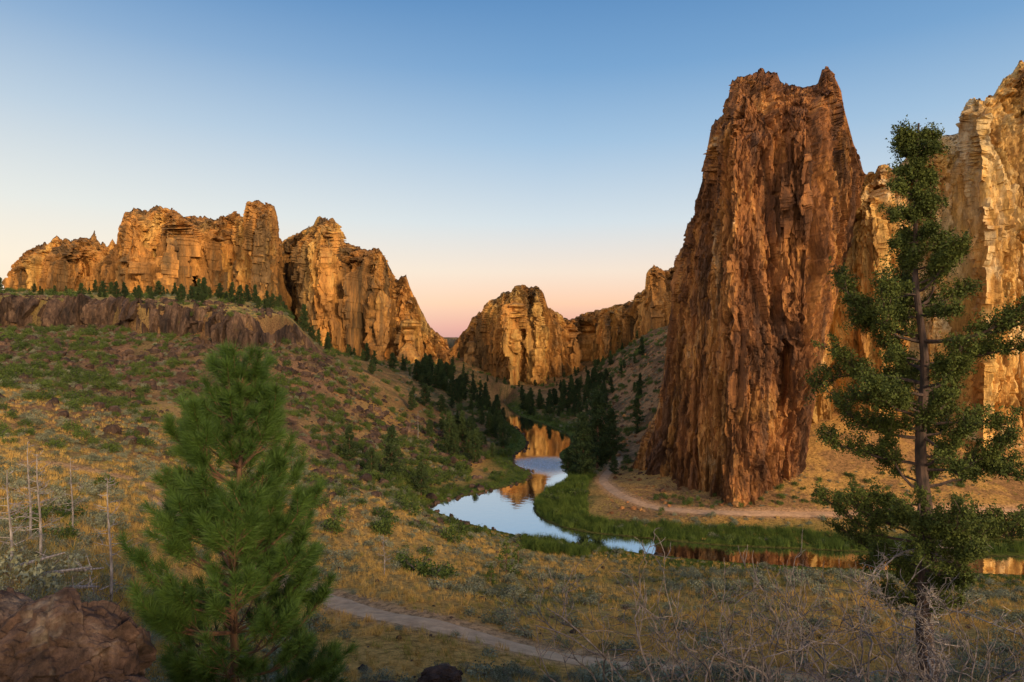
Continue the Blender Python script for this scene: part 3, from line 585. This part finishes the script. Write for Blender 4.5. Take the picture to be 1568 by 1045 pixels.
# ------------------------------------------------------------ near juniper
def juniper():
    B=MB(); D=14.0; base=on_ground(1422,D); s=D/F
    prof=np.array([(185,.05),(205,.22),(225,.58),(240,.58),(262,.28),(300,.58),(330,.65),(400,.80),(440,1.25),(470,1.15),(500,2.1),(560,1.9),(610,2.3),(660,1.8),(740,2.3),(800,1.8),(830,2.4),(870,1.8),(910,1.2),(960,.5)])
    axis=np.array([(185,1408),(300,1400),(500,1408),(700,1416),(900,1416),(1070,1424)])
    def ax(py,o=0): 
        w=W(np.interp(py,axis[:,0],axis[:,1]),py,D); return w-base
    pys=np.linspace(1085,190,26); pt=[ax(p)+np.array([.05*math.sin(p/40),.06*math.cos(p/55),0]) for p in pys]
    pt[0][2]=-.3
    B.tube(pt,.02+.17*(np.clip(pys-180,0,900)/890)**1.2,10,1)
    cl=[];cr=[]
    def limb(o,d,l,r0,up,nsub,cs,leafy=True,t0=.3):
        n_=7; pts=[o]; p=o.copy(); dd=d/np.linalg.norm(d)
        for k in range(n_):
            dd=dd+np.array([0,0,up])/n_+rng.normal(size=3)*.16; dd/=np.linalg.norm(dd); p=p+dd*l/n_; pts.append(p.copy())
        pts=np.array(pts); B.tube(pts,np.linspace(r0,.006,n_+1),5,1 if leafy else 2)
        for q in range(nsub):
            t=rng.uniform(t0,1); i=min(t*n_,n_-.01); i0=int(i); s0=pts[i0]+(pts[i0+1]-pts[i0])*(i-i0)
            d2=(pts[i0+1]-pts[i0]); d2/=np.linalg.norm(d2); d2=d2*.7+perp(d2)*.7+np.array([0,0,.55]); d2/=np.linalg.norm(d2); l2=rng.uniform(.10,.38)*(.5+.5*min(l,1.5))
            e=s0+d2*l2; B.tube([s0,s0+d2*l2*.5+rng.normal(size=3)*.02,e],[.010,.007,.004],3,1 if leafy else 2)
            if leafy:
                for k in range(4):
                    f=rng.uniform(.3,1.15); cl.append(s0+(e-s0)*f+rng.normal(size=3)*.03); cr.append(rng.uniform(.025,.062)*cs)
            else:
                for k in range(3):
                    f=s0+(e-s0)*rng.uniform(.3,1); g_=f+perp(d2)*.25*rng.uniform(.4,1); B.tube([f,g_],[.007,.003],3,2)
        return pts
    tiers=[212,232,262,296,330,362,400,432,470,505,545,580,618,655,692,730,770,808,845,882,912]
    for ti,ty in enumerate(tiers):
        R_=np.interp(ty,prof[:,0],prof[:,1]); nl=4 if ty<420 else 5; a0=rng.uniform(0,6.28)
        for j in range(nl):
            a=a0+j*6.283/nl+rng.normal()*.4; l=R_*rng.uniform(.45,1.15); py=ty+rng.normal()*7
            o=ax(py+ l*.22/s*.6); limb(o,np.array([math.cos(a),math.sin(a),rng.uniform(-.15,.25)]),l,.010+.014*l,rng.uniform(.1,.7),int(6+l*12),1.0,t0=.35 if l>.8 else .1)
        limb(ax(ty+8),np.array([math.cos(a0+1),math.sin(a0+1),.3]),R_*.3,.012,.6,6,1.0,t0=.1)
    for (py,a,l,up) in [(470,.15,1.7,3.2),(640,.0,1.9,2.2),(520,3.1,1.9,.6),(830,3.2,2.2,.8),(620,3.0,2.2,.5),(240,2.9,.65,2.0)]:
        limb(ax(py),np.array([math.cos(a),math.sin(a)*.6,.1]),l,.035,up,int(8+l*12),1.0)
    for i in range(36):
        py=rng.uniform(830,1040); a=rng.uniform(0,6.28); limb(ax(py),np.array([math.cos(a),math.sin(a),-.05]),rng.uniform(.6,2.0),.024,rng.uniform(-.3,.3),8,1,False)
    cl=np.array(cl); cr=np.array(cr); k=24
    pts=(cl[:,None]+rng.normal(size=(len(cl),k,3))*cr[:,None,None]*np.array([1,1,1.25])).reshape(-1,3)
    B.leaves(pts,.044,0)
    obj("juniper_tree",B.mesh("juniper_tree",[M_jun,M_barkj,M_dead]),base)
juniper()

# ------------------------------------------------------------ bare shrubs, snags, logs
def bare(px,D,h,spread,name="bare_shrub",stems=9,mat=M_twig,r0=.022):
    B=MB(); base=on_ground(px,D)
    def rec(p,d,l,r,dep):
        n_=4; pts=[p]; q=p.copy(); dd=d.copy()
        for k in range(n_):
            dd=dd+rng.normal(size=3)*.23+np.array([0,0,.04]); dd/=np.linalg.norm(dd); q=q+dd*l/n_; pts.append(q.copy())
        B.tube(pts,np.linspace(r,r*.6,n_+1),4 if dep<3 else 3,0)
        if dep>=5 or l<.05: return
        for c in range(rng.integers(2,4)):
            t=rng.integers(2,n_+1); e=pts[t]; d2=dd*.75+perp(dd)*rng.uniform(.45,.95)+np.array([0,0,.12]); d2/=np.linalg.norm(d2); rec(np.array(e),d2,l*rng.uniform(.55,.8),max(r*.62,.0055),dep+1)
    for i in range(stems):
        a=rng.uniform(0,6.28); d=np.array([math.cos(a)*spread,math.sin(a)*spread,1]); d/=np.linalg.norm(d); rec(rng.normal(size=3)*[.15,.1,0],d,h*.46*rng.uniform(.7,1.15),r0,1)
    obj(name,B.mesh(name,[mat]),base)
zt=lambda px,D,py: CAMZ-(py-HY)/F*D-on_ground(px,D)[2]
for px,D,py in [(935,8.5,930),(995,8.0,900),(1110,8.6,905),(1190,8.0,955),(1290,8.2,905),(1370,7.6,935),(1490,8.2,905),(1565,8.5,905),(1230,9.5,940)]:
    bare(px,D,zt(px,D,py)*1.3,.65,stems=4)
bare(30,12,1.0,.8,stems=3); bare(120,15,1.3,.8,stems=3)
def snag(px,D,h,name="dead_tree",nb_=22):
    B=MB(); t=np.linspace(0,1,8); pts=np.stack([.05*np.sin(t*5),.04*np.cos(t*4),h*t-.1],1); B.tube(pts,.045*(1-t)*h/4+.010,5,0)
    for i in range(nb_):
        z=rng.uniform(.25,.97)*h; a=rng.uniform(0,6.28); l=(1-z/h)*h*.28+.15; o=np.array([0,0,z]); d=np.array([math.cos(a),math.sin(a),rng.uniform(-.1,.5)])
        m1=o+d*l*.5+rng.normal(size=3)*.03; e=o+d*l+[0,0,.05]; B.tube([o,m1,e],[.014,.010,.006],3,0)
        for k in range(3): B.tube([m1,m1+perp(d)*.2*l+d*.25*l],[.008,.005],3,0)
    obj(name,B.mesh(name,[M_dead]),on_ground(px,D))
snag(168,20,3.9); snag(60,22,3.6); snag(15,19,3.0); snag(588,52,3.3); snag(640,178,7); snag(45,27,4); snag(110,35,4)
for px,D,l,a in [(60,19,2.6,.3),(85,18,2.2,2.6),(110,19,1.8,-.2),(40,20,2.0,.9),(95,20.5,2.4,.1)]:
    B=MB(); B.tube([[-l/2,0,.1],[0,.06,.2],[l/2,0,.3]],[.07,.055,.02],6,0)
    for k in range(7):
        x=rng.uniform(-l/2,l/2); d=rng.normal(size=3); d[2]=abs(d[2]); d/=np.linalg.norm(d); B.tube([[x,0,.2],np.array([x,0,.2])+d*.5],[.02,.005],4,0)
    obj("fallen_log",B.mesh("fallen_log",[M_dead]),on_ground(px,D),a)

def boulder(px,py,D,sc,seed,rz=0,sub=6):
    me=rockm("boulder",seed,M_boulder,sub); V=np.empty(len(me.vertices)*3,np.float32); me.vertices.foreach_get("co",V); V=V.reshape(-1,3)
    nn=V/np.linalg.norm(V,axis=1,keepdims=True); V=nn*(.9*np.array([1,.85,.75]))*.45+V*.55; V=V+nn*(.05*fbm(V*2.5,6,seed,.6)+.05*facet(V*1.5,seed+9,2)+.012*facet(V*6,seed+19,2))[:,None]; me.vertices.foreach_set("co",V.ravel().astype(np.float32)); me.update()
    return obj("boulder",me,W(px,py,D),rz,sc)
boulder(95,1030,6.0,(.66,.6,.92),11,.3); boulder(-25,1000,6.6,(.6,.6,.8),12,1.0); boulder(165,1090,5.8,(.4,.5,.45),14,2.0)
boulder(672,1040,13,(.42,.4,.36),15,.4,5); boulder(590,1060,12,(.3,.3,.25),16,.4,5)

P=sample(4500,-50,1650,10,25,1.6,clear=1.2); scatter("near_grass",P,rng.uniform(.5,1.1,len(P)),[tuft("fine_grass_a",M_grass,50,.5,.010,.12),tuft("fine_grass_b",M_grassg,50,.45,.010,.12)],.2)
P=sample(650,-50,1650,11,28,1.6,clear=1.2); scatter("near_sagebrush",P,rng.uniform(.5,1.1,len(P)),[bush("near_sage_a",M_bush,40,34,.5,.45,.07,.035,14)])

B=MB(); pxs=np.arange(1400,1660,14); pp=[]
for px in pxs:
    o=on_ground(px,107.5); pp.append(o); B.tube([o+[0,0,-.2],o+[0,0,1.35]],[.12,.11],6,0)
for a,b_ in zip(pp[:-1],pp[1:]):
    for h_ in (.6,1.2): B.tube([a+[0,-.13,h_],b_+[0,-.13,h_]],[.09,.09],5,0)
obj("wooden_fence",B.mesh("wooden_fence",[M_wood]))

# ------------------------------------------------------------ sky, sun, camera
world=bpy.data.worlds.new("World"); scene.world=world; world.use_nodes=True; N=world.node_tree.nodes; L=world.node_tree.links
bg=N["Background"]; out=N["World Output"]
sun_dir=Vector((.50,-.82,.25)).normalized()
sky=N.new("ShaderNodeTexSky"); sky.sky_type='NISHITA'; sky.sun_disc=False; sky.sun_elevation=math.asin(sun_dir.z); sky.sun_rotation=math.atan2(sun_dir.x,sun_dir.y)
L.new(sky.outputs[0],bg.inputs[0]); bg.inputs[1].default_value=.015
tc=N.new("ShaderNodeTexCoord"); sx=N.new("ShaderNodeSeparateXYZ"); L.new(tc.outputs["Generated"],sx.inputs[0])
def s2l(c): return tuple(((v/255)/12.92 if v/255<=.04045 else ((v/255+.055)/1.055)**2.4) for v in c)
rp=ramp(N,[(0,s2l((205,140,140))),(.02,s2l((228,160,150))),(.055,s2l((248,198,165))),(.10,s2l((241,219,199))),(.17,s2l((208,217,222))),(.28,s2l((157,188,216))),(.37,s2l((115,159,202))),(.47,s2l((82,132,184))),(.8,s2l((58,104,165)))])
L.new(sx.outputs["Z"],rp.inputs[0])
def mrange(src,a,b_,c=0,d=1):
    q=N.new("ShaderNodeMapRange"); q.inputs[1].default_value=a; q.inputs[2].default_value=b_; q.inputs[3].default_value=c; q.inputs[4].default_value=d; L.new(src,q.inputs[0]); return q
def mul(a,b_):
    q=N.new("ShaderNodeMath"); q.operation='MULTIPLY'; L.new(a.outputs[0],q.inputs[0]); L.new(b_.outputs[0],q.inputs[1]); return q
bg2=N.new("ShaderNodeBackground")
mu=mul(mrange(sx.outputs["X"],.05,-.62,0,.6),mrange(sx.outputs["Z"],.45,.05))
mc=N.new("ShaderNodeMix"); mc.data_type='RGBA'; L.new(mu.outputs[0],mc.inputs[0]); L.new(rp.outputs[0],mc.inputs[6]); mc.inputs[7].default_value=(*s2l((250,238,212)),1)
# sun-side dawn glow, unseen behind the viewer, boosted to light the ground
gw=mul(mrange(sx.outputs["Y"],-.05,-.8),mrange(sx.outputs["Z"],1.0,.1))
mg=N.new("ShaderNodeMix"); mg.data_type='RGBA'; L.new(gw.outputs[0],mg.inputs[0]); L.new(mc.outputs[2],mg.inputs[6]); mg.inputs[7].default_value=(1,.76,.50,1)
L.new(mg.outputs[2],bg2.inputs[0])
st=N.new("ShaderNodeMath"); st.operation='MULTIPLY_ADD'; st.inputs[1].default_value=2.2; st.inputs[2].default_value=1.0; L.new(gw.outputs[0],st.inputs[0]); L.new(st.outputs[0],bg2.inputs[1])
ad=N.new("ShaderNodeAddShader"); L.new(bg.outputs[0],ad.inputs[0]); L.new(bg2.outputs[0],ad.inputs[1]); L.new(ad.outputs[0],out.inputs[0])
sl=bpy.data.lights.new("sun",'SUN'); sl.energy=3.2; sl.angle=math.radians(9); sl.color=(1,.71,.40); so=bpy.data.objects.new("sun",sl); scene.collection.objects.link(so)
so.rotation_euler=sun_dir.to_track_quat('Z','Y').to_euler()
cam=bpy.data.cameras.new("camera"); cam.lens=24; cam.sensor_width=36; cam.clip_end=20000; cam.clip_start=.1
co=bpy.data.objects.new("camera",cam); scene.collection.objects.link(co); co.location=(0,0,CAMZ); co.rotation_euler=(math.pi/2,0,0); scene.camera=co
scene.view_settings.view_transform='Standard'; scene.view_settings.look='None'; scene.view_settings.exposure=0
